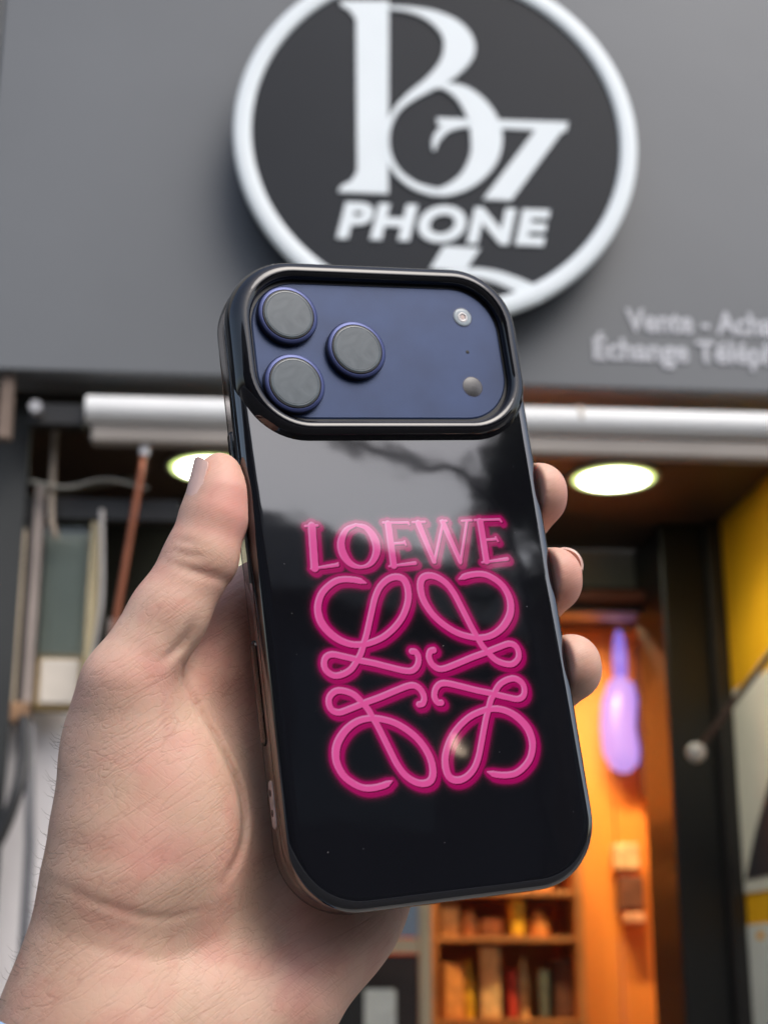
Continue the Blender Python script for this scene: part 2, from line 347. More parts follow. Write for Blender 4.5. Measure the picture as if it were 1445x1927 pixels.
# goods on the wall and shelves
itm = [('hanging_bag', 'dark hanging phone pouches beside the lilac lamp', 'pouch', (.09, .03, .015), 1.325, 1.41, 2.14, 2.68, 5.18, 5.27),
       ('carton', 'pale carton fixed high on the orange wall', 'carton', (.8, .5, .25), 1.215, 1.30, 1.895, 1.985, 5.2, 5.28),
       ('carton', 'brown carton under the pale one on the orange wall', 'carton', (.16, .06, .03), 1.228, 1.31, 1.765, 1.875, 5.2, 5.28),
       ('carton', 'small red packet beside the black pillar', 'carton', (.6, .05, .03), 1.385, 1.43, 1.88, 2.01, 5.2, 5.28),
       ('carton', 'flat peach box below the brown carton', 'carton', (.75, .38, .2), 1.24, 1.31, 1.72, 1.755, 5.2, 5.28)]
for nme, lab, cat, c, x0, x1, z0, z1, y0, y1 in itm:
    o = MB().box(x0-(x0+x1)/2, x1-(x0+x1)/2, -.04, .04, 0, z1-z0).build(nme, mat(nme+'_m', c, .6, noise=(25, .35)), bevel=.008); o.location = ((x0+x1)/2, (y0+y1)/2, z0); tag(o, lab, cat)
sh = empty('display_shelf', (.82, 5.15, 0)); tag(sh, 'shelf unit of colourful accessories left of the orange panels', 'shelf')
def shp(name, m, x0, x1, y0, y1, z0, z1):
    o = MB().box(x0, x1, y0, y1, z0, z1).build(name, m, bevel=.003); o.parent = sh; o.location = (-.82, -5.15, 0); return o
wood = mat('shelf_wood', (.50, .21, .06), .5, noise=(6, .3))
shp('side', wood, .56, .585, 5.02, 5.29, 0, 2.05); shp('side', wood, 1.035, 1.06, 5.02, 5.29, 0, 2.05)
for z in (2.03, 1.80, 1.655, 1.40, 1.15): shp('shelf', wood, .586, 1.034, 5.04, 5.29, z, z+.018)
cols = [(.85, .48, .02), (.6, .06, .03), (.85, .42, .16), (.16, .07, .04), (.9, .6, .25), (.14, .16, .12), (.85, .34, .08), (.5, .32, .06), (.22, .26, .28)]
ORD = ['first', 'second', 'third', 'fourth', 'fifth', 'sixth', 'seventh', 'eighth', 'ninth', 'tenth', 'eleventh', 'twelfth']
gm = [mat('goods', c, .5, noise=(30, .3)) for c in cols]
cw_names = ['yellow', 'red', 'peach', 'dark brown', 'tan', 'dark green', 'orange', 'olive', 'slate']
for zi, (z, hmax) in enumerate(((1.82, .17), (1.675, .11), (1.42, .20), (1.17, .2))):
    x = .60; k = 0
    while x < 1.0:
        w = random.uniform(.025, .085); h = random.uniform(.45, 1.12)*hmax; ci = random.choice([0, 0, 1, 2, 2, 3, 4, 4, 5, 6, 6, 7, 8])
        if x+w > 1.03: break
        if k % 3 == 1:
            o = lathe([(w*.42, 0), (w*.45, h*.1), (w*.45, h*.6), (w*.2, h*.78), (w*.18, h*.97), (.001, h)], 0, 0, 16).build('accessory_bottle', gm[ci]); auto_smooth(o, 45); nm = 'bottle'
        else:
            o = MB().box(-w/2, w/2, -.04, .04, 0, h).build('accessory_box', gm[ci], bevel=.006); nm = 'box'
            o.rotation_euler = (0, 0, random.uniform(-.35, .35))
        o.location = (x+w/2, random.uniform(5.1, 5.16), z)
        tag(o, f'{cw_names[ci]} accessory {nm}, {ORD[k]} from the left on the {["top", "second", "third", "lowest"][zi]} display shelf', nm, 'goods on the display shelf')
        x += w+random.uniform(.003, .03); k += 1

# left of the door, seen under the wrist: panels
o = MB().box(.30, .475, 4.56, 4.6, 1.66, 2.6).build('blue_panel', mat('pale_blue', (.28, .36, .48), .5, noise=(4, .1))); tag(o, 'pale blue window panel left of the cream door frame', 'panel')
o = MB().box(.30, .475, 4.56, 4.6, 1.615, 1.655).build('cream_ledge', M['cream']); tag(o, 'cream ledge under the pale blue panel', 'ledge')
o = MB().box(.30, .475, 4.57, 4.6, .5, 1.61).build('dark_panel', mat('umber', (.03, .018, .015), .5, noise=(8, .4))); tag(o, 'dark umber panel below the cream ledge', 'panel')
o = MB().box(.22, .405, 4.50, 4.53, .9, 1.515).build('white_notice', mat('notice', (.75, .78, .75), .5, noise=(14, .12)), bevel=.01); tag(o, 'white notice with rounded corners under the forearm', 'notice')
# left shop window --------------------------------------------------------------------
lw = empty('shop_window', (-.45, 3.5, 0)); tag(lw, 'shop window with cream posts and grey green glass at the left', 'window')
def lp_(name, m, x0, x1, y0, y1, z0, z1, bevel=0):
    o = MB().box(x0, x1, y0, y1, z0, z1).build(name, m, bevel=bevel); o.parent = lw; o.location = (.45, -3.5, 0); return o
lp_('post', mat('post_beige', (.60, .50, .36), .5, noise=(4, .3)), -0.5248, -0.5047, 3.1600, 3.2000, 2.0900, 2.4643, .004)
lp_('post', mat('post_mauve', (.30, .25, .22), .5, noise=(4, .3)), -0.4919, -0.4709, 3.1600, 3.2000, 2.0900, 2.5649, .004)
lp_('post', mat('post_straw', (.40, .33, .19), .5, noise=(3, .4)), -0.3703, -0.3493, 3.1600, 3.2000, 2.0600, 2.4826, .004)
lp_('back_board', mat('greygreen_board', (.56, .58, .50), .5, noise=(2, .3)), -0.4699, -0.3712, 3.2100, 3.2400, 2.2010, 2.4734)
lp_('pane', M['glass'], -0.4699, -0.3712, 3.1750, 3.1810, 2.2010, 2.4734)
lp_('white_board', mat('board_white', (.80, .77, .77), .5, noise=(2.5, .15)), -0.5669, -0.1829, 3.2800, 3.3200, 0.4986, 2.0894)
lp_('card_border', mat('card_yellow', (.62, .45, .2), .5, noise=(5, .15)), -0.4681, -0.3675, 3.1900, 3.2080, 2.0803, 2.1973, .006)
lp_('card', mat('card_cream', (.72, .65, .55), .5, noise=(8, .1)), -0.4590, -0.3785, 3.1800, 3.1890, 2.0913, 2.1863, .008)
lp_('hinge', mat('hinge_rust', (.25, .14, .07), .6, noise=(20, .4)), -0.5257, -0.4681, 3.1400, 3.1590, 2.0437, 2.0894, .008)
lp_('gap_shade_strip', M['dark'], -.5045, -.4925, 3.17, 3.19, 2.05, 2.49)  # added dark strip standing for the shade between the posts
lp_('rear_board', mat('taupe_board', (.30, .28, .26), .6, noise=(3, .4)), -.3480, -.2300, 3.26, 3.28, 1.2, 2.02)  # mottled taupe board low behind the window
lp_('top_rail', M['dark'], -0.5486, -0.1829, 3.1700, 3.2200, 2.4917, 2.5374)
lp_('back', M['dark'], -1.8, .30, 4.3, 4.34, 0, 2.849)
lp_('inner_ledge', M['greybeam'], -.20, .1, 4.1, 4.29, 2.60, 2.72)
lp_('cheek', mat('cheek_dark', (.025, .027, .026), .6, noise=(3, .3)), -.80, -.507, 3.135, 3.149, 0, 2.75)
lp_('grey_board', mat('grey_board', (.42, .36, .35), .5, noise=(3, .3)), -0.3291, -0.2286, 3.2500, 3.2700, 1.8700, 2.2906)
o = MB().tube([tuple(p) for p in catmull([(-0.4754, 3.120, 2.0529), (-0.4681, 3.100, 1.9614), (-0.4754, 3.080, 1.8883), (-0.5074, 3.080, 1.7969), (-0.5669, 3.080, 1.7237)], 6)], .013, 10).build('cable', mat('cable_black', (.02, .02, .02), .5), smooth=True)
tag(o, 'thick dark cable curving over the white board at the left edge', 'cable')
o = MB().tube([(-0.4650, 3.140, 2.0437), (-0.4500, 3.140, 1.80), (-0.4440, 3.140, 1.2300)], [.009, .011, .011], 10).build('pipe', mat('pipe_grey', (.16, .16, .17), .5, noise=(5, .4)), smooth=True)
tag(o, 'vertical grey pipe in front of the white board', 'pipe')

for nm_, pts_, r_, c_, lb_ in (('conduit', [(-.455, 3.14, 2.72), (-.452, 3.14, 2.50), (-.440, 3.15, 2.44)], .007, (.34, .28, .22), 'thin beige conduit rising above the grey green window glass'),
                    ('conduit', [(-.345, 3.13, 2.50), (-.335, 3.13, 2.30), (-.350, 3.13, 2.12), (-.342, 3.13, 1.9)], .005, (.40, .38, .36), 'thin pale conduit between the straw post and the copper rod'),
                    ('cable', [(-.50, 3.13, 2.56), (-.42, 3.12, 2.545), (-.34, 3.12, 2.565), (-.25, 3.13, 2.55)], .004, (.30, .29, .25), 'slack grey cable crossing above the shop window')):
    o = MB().tube([tuple(p) for p in catmull(pts_, 6)], r_, 8).build(nm_, mat(nm_+'_m', c_, .6, noise=(8, .3)), smooth=True); tag(o, lb_, nm_)

# opposite side of the street (mirrored in the glossy case) ---------------------------
ob = empty('opposite_building', (10, -12, 0)); tag(ob, 'long low building across the street with pale cornice', 'building')
def op(name, m, x0, x1, y0, y1, z0, z1):
    o = MB().box(x0, x1, y0, y1, z0, z1).build(name, m, ob); o.location = (-10, 12, 0); return o
op('wall', mat('dark_grey_wall', (.045, .042, .04), .8, noise=(.6, .3)), -20, 40, -18, -12, 0, 6.0)  # plain dark grey wall, mottled at random
op('cornice', mat('taupe_cornice', (.30, .27, .24), .7, noise=(.8, .2)), -20, 40, -18, -11.8, 6.0, 6.75)
win = mat('window_dark', (.015, .017, .02), .1)
for i in range(12):
    for z in (1.0, 3.7):
        op('window', win, -16+i*4, -14.2+i*4, -12.03, -11.99, z, z+1.8)
# street tree
def leaves(cx, cy, cz, rx, rz, n, size, m, name, par, loc):
    v = []; f = []
    cl = [(rng.normal(0, .45, 3)) for _ in range(26)]
    for i in range(n):
        c = cl[rng.integers(26)]; p = np.array([cx, cy, cz])+(c+rng.normal(0, .16, 3))*np.array([rx, rx, rz])
        a = rng.normal(size=3); a /= np.linalg.norm(a); b2 = np.cross(a, rng.normal(size=3)); b2 /= np.linalg.norm(b2)
        s = size*rng.uniform(.6, 1.3); k = len(v); v += [p-a*s, p+b2*s*.5, p+a*s, p-b2*s*.5]; f.append((k, k+1, k+2, k+3))
    o = link_mesh(name, v, f, m, par); o.location = tuple(-c for c in loc); return o
tr = empty('street_tree', (8.1, -8.2, 0)); tag(tr, 'street tree across the road mirrored in the case', 'tree')
o = MB().tube([(8.1, -8.2, 0), (8.12, -8.2, 2.5), (8.1, -8.25, 6.2)], [.16, .12, .06], 10).build('trunk', mat('bark', (.08, .06, .045), .9, noise=(6, .3)), tr, True); o.location = (-8.1, 8.2, 0)
leaves(8.1, -8.2, 6.3, .6, 1.1, 1500, .12, mat('leaf', (.05, .07, .03), .6, noise=(2, .3)), 'crown', tr, (8.1, -8.2, 0))

o = MB().tube([tuple(p) for p in catmull([(4.2, -8, 6.35), (5.5, -8, 6.0), (6.45, -8, 5.82), (7.05, -8, 5.86), (7.5, -8, 5.3), (7.75, -8, 4.2), (7.8, -8, 0)], 6)], .055, 8).build('overhead_cable', M['dark'], smooth=True)
tag(o, 'thick hanging cable across the street mirrored in the case', 'cable')
wl = empty('speck_lamp', (10.05, -11.9, 4.6)); tag(wl, 'small added lamp across the street, mirrored as a speck in the case', 'lamp')  # added unseen lamp that makes the bright speck reflected in the case
lathe([(.001, -.10), (.05, -.08), (.075, 0), (.05, .08), (.001, .10)], 0, 0, 16).build('globe', mat('lamp_globe', (1, .9, .8), .4, emit=(1, .75, .55), estr=4), wl, True)
MB().box(-.04, .04, -.10, .0, .11, .16).build('bracket', M['dark'], wl)

# ================================================================== PHONE AND CASE (local millimetres)
PM = Matrix(((0.95313821, -0.13140778, 0.27250606, 0.03743291), (0.27335769, -0.01186658, -0.96183926, 0.37239774),
             (0.12962688, 0.99125737, 0.02461083, 1.65045998), (0, 0, 0, 1)))
case = empty('phone_case'); case.matrix_world = PM; tag(case, 'glossy black phone case with pink embossed logo print, held upright in the hand', 'phone case')
phone = empty('phone'); phone.matrix_world = PM; tag(phone, 'dark blue phone with three camera lenses sitting in the glossy case', 'phone')
def ph(name, mb, m, par, sm=35, sub=None):
    o = mmb(mb).build(name, m, par)
    if sm: auto_smooth(o, sm)
    if sub: o.parent = sub
    return o
HW, HH, CR = 41.0, 83.7, 17.5
black = mat('gloss_black', (.005, .005, .007), .04, ior=2.1, bump=(22, .035, .004), spec=.5)
blackedge = mat('gloss_black_edge', (.006, .006, .008), .05, ior=1.6)
back = [rrect(HW-i, HH-i, CR-i*.8, 0, 0, z) for i, z in ((.9, -4.6), (.35, -4.4), (0, -3.8), (0, -2.6), (.25, -1.6), (.8, -.75), (1.5, -.25), (2.2, -.05), (2.8, -.005), (3.2, .0), (3.5, 0.0))]
ph('back_panel', loft(back, True, True), black, case, 30)
bp = bpy.data.objects['back_panel']
clear = bpy.data.materials.new('clear_tpu'); clear.use_nodes = True
cn = clear.node_tree; cn.nodes.remove(cn.nodes['Principled BSDF'])
c1 = cn.nodes.new('ShaderNodeBsdfTransparent'); c1.inputs[0].default_value = (.84, .81, .80, 1); c2 = cn.nodes.new('ShaderNodeBsdfGlossy'); c2.inputs['Roughness'].default_value = .05
c3 = cn.nodes.new('ShaderNodeMixShader'); c4 = cn.nodes.new('ShaderNodeFresnel'); c4.inputs[0].default_value = 1.5
cn.links.new(c4.outputs[0], c3.inputs[0]); cn.links.new(c1.outputs[0], c3.inputs[1]); cn.links.new(c2.outputs[0], c3.inputs[2]); cn.links.new(c3.outputs[0], cn.nodes['Material Output'].inputs[0])
outer = [rrect(HW-i, HH-i, CR-i*.8, 0, 0, z) for i, z in ((1.55, -4.45), (.45, -4.5), (.15, -5.2), (0, -7), (0, -10.5), (.2, -11.9), (.7, -12.6), (1.6, -12.7), (2.3, -12.3), (2.0, -11.9), (1.55, -11.6), (1.55, -4.45))]
ph('clear_bumper', loft(outer, False, False), clear, case, 40)
bump_o = bpy.data.objects['clear_bumper']
# button covers on the left side
def side_pill(name, y0, y1, zc, hw, h, m, x=-41.0, par=bump_o):
    loops = []
    for k, (ins, dx) in enumerate(((0, .02), (.1, -.5*h), (.5, -.9*h), (1.1, -h))):
        rr = []
        L = (y1-y0)/2-ins; w = hw-ins
        for (yy, ww, zz) in rrect(L, max(w, .3), max(w, .3)*.95, (y0+y1)/2, 0, 0, 8): rr.append((x+dx, yy, zc+ww))
        loops.append(rr)
    return ph(name, loft(loops, True, True), m, par)
side_pill('side_button', -42.0, -15.8, -8.2, 1.9, .95, clear)
side_pill('side_button', 29, 39, -8.2, 1.7, .9, clear)
side_pill('side_button', -62, -50.4, -7.6, 1.7, .3, mat('vent_grey', (.35, .30, .29), .3, noise=(300, .3)))
hole = mat('hole_dark', (.02, .02, .03), .2)
for yy in (-53.4, -58.2): side_pill('side_hole', yy-1.1, yy+1.1, -7.6, .95, .5, hole)
# camera ring of the case
def ringloop(x, yb, yt, r, z): return rrect(x, (yt-yb)/2, r, 0, (yt+yb)/2, z)
rl = [ringloop(35.7, 38.6, 78.0, 13.2, .15), ringloop(35.8, 38.3, 78.2, 13.4, 1.6), ringloop(36.1, 37.9, 78.5, 13.6, 2.6), ringloop(36.7, 37.1, 79.1, 14.2, 3.1),
      ringloop(37.4, 36.3, 79.8, 14.8, 3.25), ringloop(38.2, 35.6, 80.7, 15.4, 3.1), ringloop(39.2, 34.9, 81.8, 16.2, 2.5), ringloop(40.0, 34.3, 82.6, 16.8, 1.5),
      ringloop(40.5, 33.8, 83.15, 17.2, .4), ringloop(40.75, 33.2, 83.4, 17.4, -.4), ringloop(40.95, 32.6, 83.62, 17.5, -1.6), ringloop(40.97, 32.6, 83.66, 17.5, -3.0)]
ph('camera_ring', loft(rl, False, False), blackedge, case, 60)
rs = [ringloop(35.75, 38.5, 78.1, 13.3, .22), ringloop(30, 44, 72, 8, .22)]
ph('ring_floor', loft(rs, False, False), mat('floor_black', (.003, .004, .006), .4), case)
# phone body
navy = mat('navy_alu', (.010, .012, .022), .45, spec=.3)
pb = [rrect(38.9-i, 81.6-i, 15.6, 0, 0, z) for i, z in ((1.2, -12.0), (.3, -11.6), (0, -10.8), (0, -5.6), (.3, -4.9), (1.2, -4.75))]
ph('body', loft(pb), navy, phone)
blue = mat('plateau_blue', (.025, .044, .108), .42, .35, noise=(70, .16), bump=(2500, .05, .0002))
pl = [ringloop(35.15, 39.35, 77.35, 12.9, .0), ringloop(35.15, 39.35, 77.35, 12.9, .28), ringloop(34.75, 39.75, 76.95, 12.5, .5)]
plat = ph('camera_plateau', loft(pl), blue, phone)
lring = mat('lens_ring', (.045, .058, .15), .32, .5)
lside = mat('lens_side', (.012, .013, .03), .3)
lgl = bpy.data.materials.new('lens_cover'); lgl.use_nodes = True
n_ = lgl.node_tree.nodes; l_ = lgl.node_tree.links; b_ = n_['Principled BSDF']
b_.inputs['Base Color'].default_value = (.22, .235, .245, 1); b_.inputs['Roughness'].default_value = .22; b_.inputs['IOR'].default_value = 1.5
tc = n_.new('ShaderNodeTexCoord'); nz = n_.new('ShaderNodeTexNoise'); nz.inputs['Scale'].default_value = 160; nz.inputs['Detail'].default_value = 5; nz.inputs['Distortion'].default_value = 1.5
l_.new(tc.outputs['Object'], nz.inputs['Vector'])
cr_ = n_.new('ShaderNodeValToRGB'); cr_.color_ramp.elements[0].color = (.060, .078, .090, 1); cr_.color_ramp.elements[1].color = (.100, .124, .138, 1)
cr_.color_ramp.elements[0].position = .3; cr_.color_ramp.elements[1].position = .75
l_.new(nz.outputs[0], cr_.inputs[0]); l_.new(cr_.outputs[0], b_.inputs['Base Color'])
glue = mat('glue_ring', (.012, .013, .014), .5, noise=(900, .5))
for cx, cy in ((-25.5, 67.4), (-25.9, 48.4), (-7.7, 58.0)):
    e = empty('camera_lens'); e.parent = phone
    e.location = (cx*.001, cy*.001, 0)
    mmb(lathe([(8.15, .5), (8.15, 1.9), (8.05, 2.0)], 0, 0)).build('barrel', lside, e); 
    o = mmb(lathe([(8.05, 2.0), (8.0, 2.25), (7.8, 2.45), (7.05, 2.5), (6.95, 2.3)], 0, 0)).build('bezel', lring, e); auto_smooth(o, 50)
    o = mmb(lathe([(6.95, 2.25), (6.85, 2.62), (6.75, 2.66), (6.55, 2.66)], 0, 0)).build('glue_edge', glue, e); auto_smooth(o, 50)
    o = mmb(lathe([(6.55, 2.3), (6.5, 2.74), (6.35, 2.80), (6.2, 2.805), (6.1, 2.76), (6.0, 2.76), (5.92, 2.81), (4, 2.815), (.3, 2.82)], 0, 0)).build('lens_cover', lgl, e); auto_smooth(o, 20)
fl = empty('flash'); fl.parent = phone; fl.location = (.0252, .0689, 0)
o = mmb(lathe([(2.85, .45), (2.85, .56), (2.7, .58), (2.65, .54)], 0, 0, 40)).build('flash_rim', mat('flash_rim', (.05, .06, .12), .3), fl)
o = mmb(lathe([(2.65, .5), (2.62, .57), (2.2, .66), (1.3, .64), (.8, .60), (.01, .60)], 0, 0, 40)).build('flash_lens', mat('flash_lens', (.30, .35, .38), .12, noise=(700, .15)), fl, True)
o = mmb(lathe([(.72, .60), (.7, .68), (.01, .69)], 0, 0, 6)).build('flash_core', mat('flash_core', (.55, .42, .38), .3), fl)
o = mmb(lathe([(1.45, .66), (1.40, .70), (.85, .68), (.8, .62)], 0, 0, 32)).build('flash_halo', mat('flash_halo', (.6, .58, .57), .2), fl, True)
o = ph('microphone_hole', lathe([(.52, .503), (.50, .515), (.01, .515)], 25.1, 58.7, 24), mat('mic', (.004, .004, .006), .6), phone)
sn = ph('sensor_rim', lathe([(2.95, .45), (2.95, .54), (2.8, .55), (2.78, .5)], 25.0, 48.6, 40), mat('sensor_rim', (.03, .03, .07), .3), phone)
sn = ph('depth_sensor', lathe([(2.78, .45), (2.76, .52), (1.9, .60), (1.0, .65), (.01, .665)], 25.0, 48.6, 40), mat('sensor_glass', (.02, .018, .018), .22, ior=1.7), phone)

# ------------------------------------------------------------------ printed logo (flat print, fields computed per vertex)
LPATH = [(-12.8, -4.4), (-15.0, -3.6), (-18.0, -3.2), (-20.6, -3.5), (-23.1, -4.9), (-25.1, -6.9), (-26.3, -9.8), (-26.3, -12.4), (-25.5, -14.7), (-23.6, -17.1), (-21.3, -18.8), (-18.7, -19.8), (-15.9, -20.0), (-13.1, -19.5), (-10.1, -18.4), (-7.2, -16.5), (-4.7, -14.1), (-3.0, -11.5), (-1.9, -8.6), (-1.8, -5.6), (-2.7, -3.7), (-4.6, -3.1), (-6.9, -3.7), (-9.2, -5.5), (-10.9, -8.2), (-12.2, -11.5), (-13.4, -14.7), (-14.5, -17.6), (-15.6, -20.0), (-16.6, -22.2), (-18.0, -24.1), (-19.7, -26.0), (-22.0, -27.1), (-24.3, -27.3), (-26.1, -26.0), (-26.5, -24.2), (-25.8, -22.6), (-24.1, -22.0), (-21.6, -22.6), (-18.5, -23.5), (-16.9, -24.0), (-13.4, -24.9), (-9.2, -26.2), (-5.3, -27.3), (-3.3, -27.2), (-1.9, -25.9), (-1.4, -24.1), (-2.0, -22.7), (-3.0, -22.5)]
LET = [[(-25.3, 10.9, 0.98), (-25.9, 0.0, 0.98)], [(-27.0, 10.9, 0.24), (-23.8, 11.0, 0.28)], [(-26.8, -0.2, 0.24), (-19.8, 0.6, 0.43)], [(-19.8, 0.6, 0.43), (-19.6, 1.0, 0.2)], [(-13.5, 10.9, 0.35), (-16.3, 9.6, 0.63), (-18.1, 6.3, 0.94), (-17.8, 3.0, 1.02), (-15.9, 0.5, 0.71), (-13.2, -0.2, 0.39), (-10.6, 0.9, 0.67), (-8.8, 3.9, 0.98), (-9.0, 7.2, 1.02), (-10.8, 10.0, 0.67), (-13.5, 10.9, 0.35)], [(-4.7, 10.9, 0.87), (-4.7, -0.1, 0.87)], [(-6.0, 11.3, 0.24), (0.9, 11.1, 0.28)], [(0.9, 11.1, 0.28), (1.1, 10.6, 0.16)], [(-4.6, 5.6, 0.28), (-1.0, 5.8, 0.28)], [(-0.8, 6.2, 0.2), (-0.6, 5.2, 0.2)], [(-5.9, -0.3, 0.24), (1.3, 0.3, 0.43)], [(3.7, 10.9, 0.79), (6.6, 0.5, 0.55)], [(6.6, 0.3, 0.35), (10.8, 11.2, 0.31)], [(10.6, 11.0, 0.71), (13.9, 0.3, 0.55)], [(13.9, -0.1, 0.35), (17.5, 11.0, 0.31)], [(2.2, 11.2, 0.24), (5.6, 11.2, 0.24)], [(16.1, 11.2, 0.24), (18.9, 11.3, 0.24)], [(10.0, 11.3, 0.24), (11.7, 11.3, 0.24)], [(21.3, 10.9, 0.87), (21.4, 0.2, 0.87)], [(19.8, 11.3, 0.24), (27.1, 11.3, 0.28)], [(27.1, 11.3, 0.28), (27.5, 10.7, 0.2)], [(21.8, 5.8, 0.28), (25.2, 6.0, 0.28)], [(25.1, 6.5, 0.2), (25.6, 5.4, 0.2)], [(20.1, -0.2, 0.24), (27.5, 0.5, 0.43)]]
pc = catmull(LPATH, 3); segs = []
N = len(pc)
def lw_(i):
    t = i/(N-1); w = .81
    w += .22*math.exp(-((t-.16)/.05)**2)+.15*math.exp(-((t-.40)/.05)**2)
    if t < .015: w *= .25+.75*t/.015
    return w
qs = [(pc[i][0], pc[i][1], lw_(i)) for i in range(N)]
ana = [(a, b2) for a, b2 in zip(qs[:-1], qs[1:])]
let = []
for st in LET:
    st = [tuple(p) for p in (catmull(st, 5) if len(st) > 3 else st)]
    let += list(zip(st[:-1], st[1:]))
def sd_segs(X, Y, sg_):
    out = np.full(X.shape, 1e3, np.float32)
    for (a, b2) in sg_:
        dx, dy = b2[0]-a[0], b2[1]-a[1]; L2 = dx*dx+dy*dy+1e-9
        t = np.clip(((X-a[0])*dx+(Y-a[1])*dy)/L2, 0, 1)
        d = np.hypot(X-a[0]-t*dx, Y-a[1]-t*dy)-(a[2]+(b2[2]-a[2])*t)*1.0-(.07 if len(sg_) < 120 else 0)
        np.minimum(out, d, out=out)
    return out
CY = -29.2
def sd_print(X, Y):
    return np.minimum(sd_segs(-np.abs(X), CY+np.abs(Y-CY), ana), sd_segs(X, Y, let))
st_ = .17
gx = np.arange(-31.5, 31.5, st_).astype(np.float32); gy = np.arange(-60, 15, st_).astype(np.float32)
GX, GY = np.meshgrid(gx, gy)
d0 = sd_print(GX, GY)
nx_, ny_ = np.gradient(d0, st_)[1], np.gradient(d0, st_)[0]
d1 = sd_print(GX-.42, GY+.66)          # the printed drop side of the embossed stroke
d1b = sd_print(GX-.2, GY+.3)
dot = np.hypot(np.abs(GX)-23.43, np.abs(GY-CY)-4.39)
def ss(a, b2, x): t = np.clip((x-a)/(b2-a), 0, 1); return t*t*(3-2*t)
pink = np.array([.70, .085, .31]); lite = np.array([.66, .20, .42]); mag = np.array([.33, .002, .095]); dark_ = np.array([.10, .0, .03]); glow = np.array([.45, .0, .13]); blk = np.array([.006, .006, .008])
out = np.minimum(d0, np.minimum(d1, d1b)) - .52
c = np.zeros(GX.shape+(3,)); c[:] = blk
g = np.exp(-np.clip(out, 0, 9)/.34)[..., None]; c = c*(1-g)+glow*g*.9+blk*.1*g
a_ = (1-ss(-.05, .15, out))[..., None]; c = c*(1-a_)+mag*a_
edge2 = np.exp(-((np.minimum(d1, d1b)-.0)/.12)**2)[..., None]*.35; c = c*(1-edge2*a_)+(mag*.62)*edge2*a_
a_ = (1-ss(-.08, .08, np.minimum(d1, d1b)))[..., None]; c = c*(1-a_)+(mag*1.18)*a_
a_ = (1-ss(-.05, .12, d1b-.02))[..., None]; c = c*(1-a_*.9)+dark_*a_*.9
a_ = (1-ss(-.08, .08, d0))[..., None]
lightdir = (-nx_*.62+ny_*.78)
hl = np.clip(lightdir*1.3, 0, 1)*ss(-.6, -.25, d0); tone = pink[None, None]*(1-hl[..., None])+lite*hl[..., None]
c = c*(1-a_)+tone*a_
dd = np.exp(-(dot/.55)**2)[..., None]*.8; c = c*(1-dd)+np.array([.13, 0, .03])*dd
tr_ = (1-ss(1.0, 1.8, out))
keep = out < 2.2
H_, W_ = GX.shape; idx = np.arange(H_*W_).reshape(H_, W_)
q = np.stack([idx[:-1, :-1], idx[:-1, 1:], idx[1:, 1:], idx[1:, :-1]], -1)[(keep[:-1, :-1] | keep[1:, 1:])]
used, inv = np.unique(q, return_inverse=True); q = inv.reshape(-1, 4)
co = np.stack([GX.ravel()[used]*.001, GY.ravel()[used]*.001, np.full(len(used), .000012)], -1).astype(np.float32)
def np_mesh(name, co, q, smooth=True):
    me = bpy.data.meshes.new(name); me.vertices.add(len(co)); me.vertices.foreach_set('co', co.ravel().astype(np.float32))
    me.loops.add(len(q)*4); me.loops.foreach_set('vertex_index', q.ravel().astype(np.int32))
    me.polygons.add(len(q)); me.polygons.foreach_set('loop_start', np.arange(0, len(q)*4, 4, dtype=np.int32))
    me.polygons.foreach_set('use_smooth', np.full(len(q), smooth)); me.update(calc_edges=True); me.validate(); return me
me = np_mesh('logo_print', co, q)
at = me.color_attributes.new('print_color', 'FLOAT_COLOR', 'POINT')
cc = np.concatenate([c.reshape(-1, 3)[used], np.ones((len(used), 1))], 1).astype(np.float32); at.data.foreach_set('color', cc.ravel())
pm = mat('printed_ink', (.5, .5, .5), .04, ior=2.1, bump=(22, .035, .004))
vn = pm.node_tree.nodes.new('ShaderNodeVertexColor'); vn.layer_name = 'print_color'
pm.node_tree.links.new(vn.outputs[0], pm.node_tree.nodes['Principled BSDF'].inputs['Base Color'])
me.materials.append(pm); o = bpy.data.objects.new('logo_print', me); COL.objects.link(o); o.parent = case

db = MB()
for i in range(16):
    x, y = rng.uniform(-38, 38), rng.uniform(-80, 30); rr_ = rng.uniform(.05, .11)
    loft([[(x+rr_*math.cos(a), y+rr_*rng.uniform(.6, 1.2)*math.sin(a), .03) for a in (0, 1, 2, 3, 4, 5)], [(x+rr_*.5*math.cos(a), y+rr_*.5*math.sin(a), .09) for a in (0, 1, 2, 3, 4, 5)]], True, True, db)
o = mmb(db).build('dust_specks', mat('dust', (.5, .48, .46), .8), case, kind='stuff')

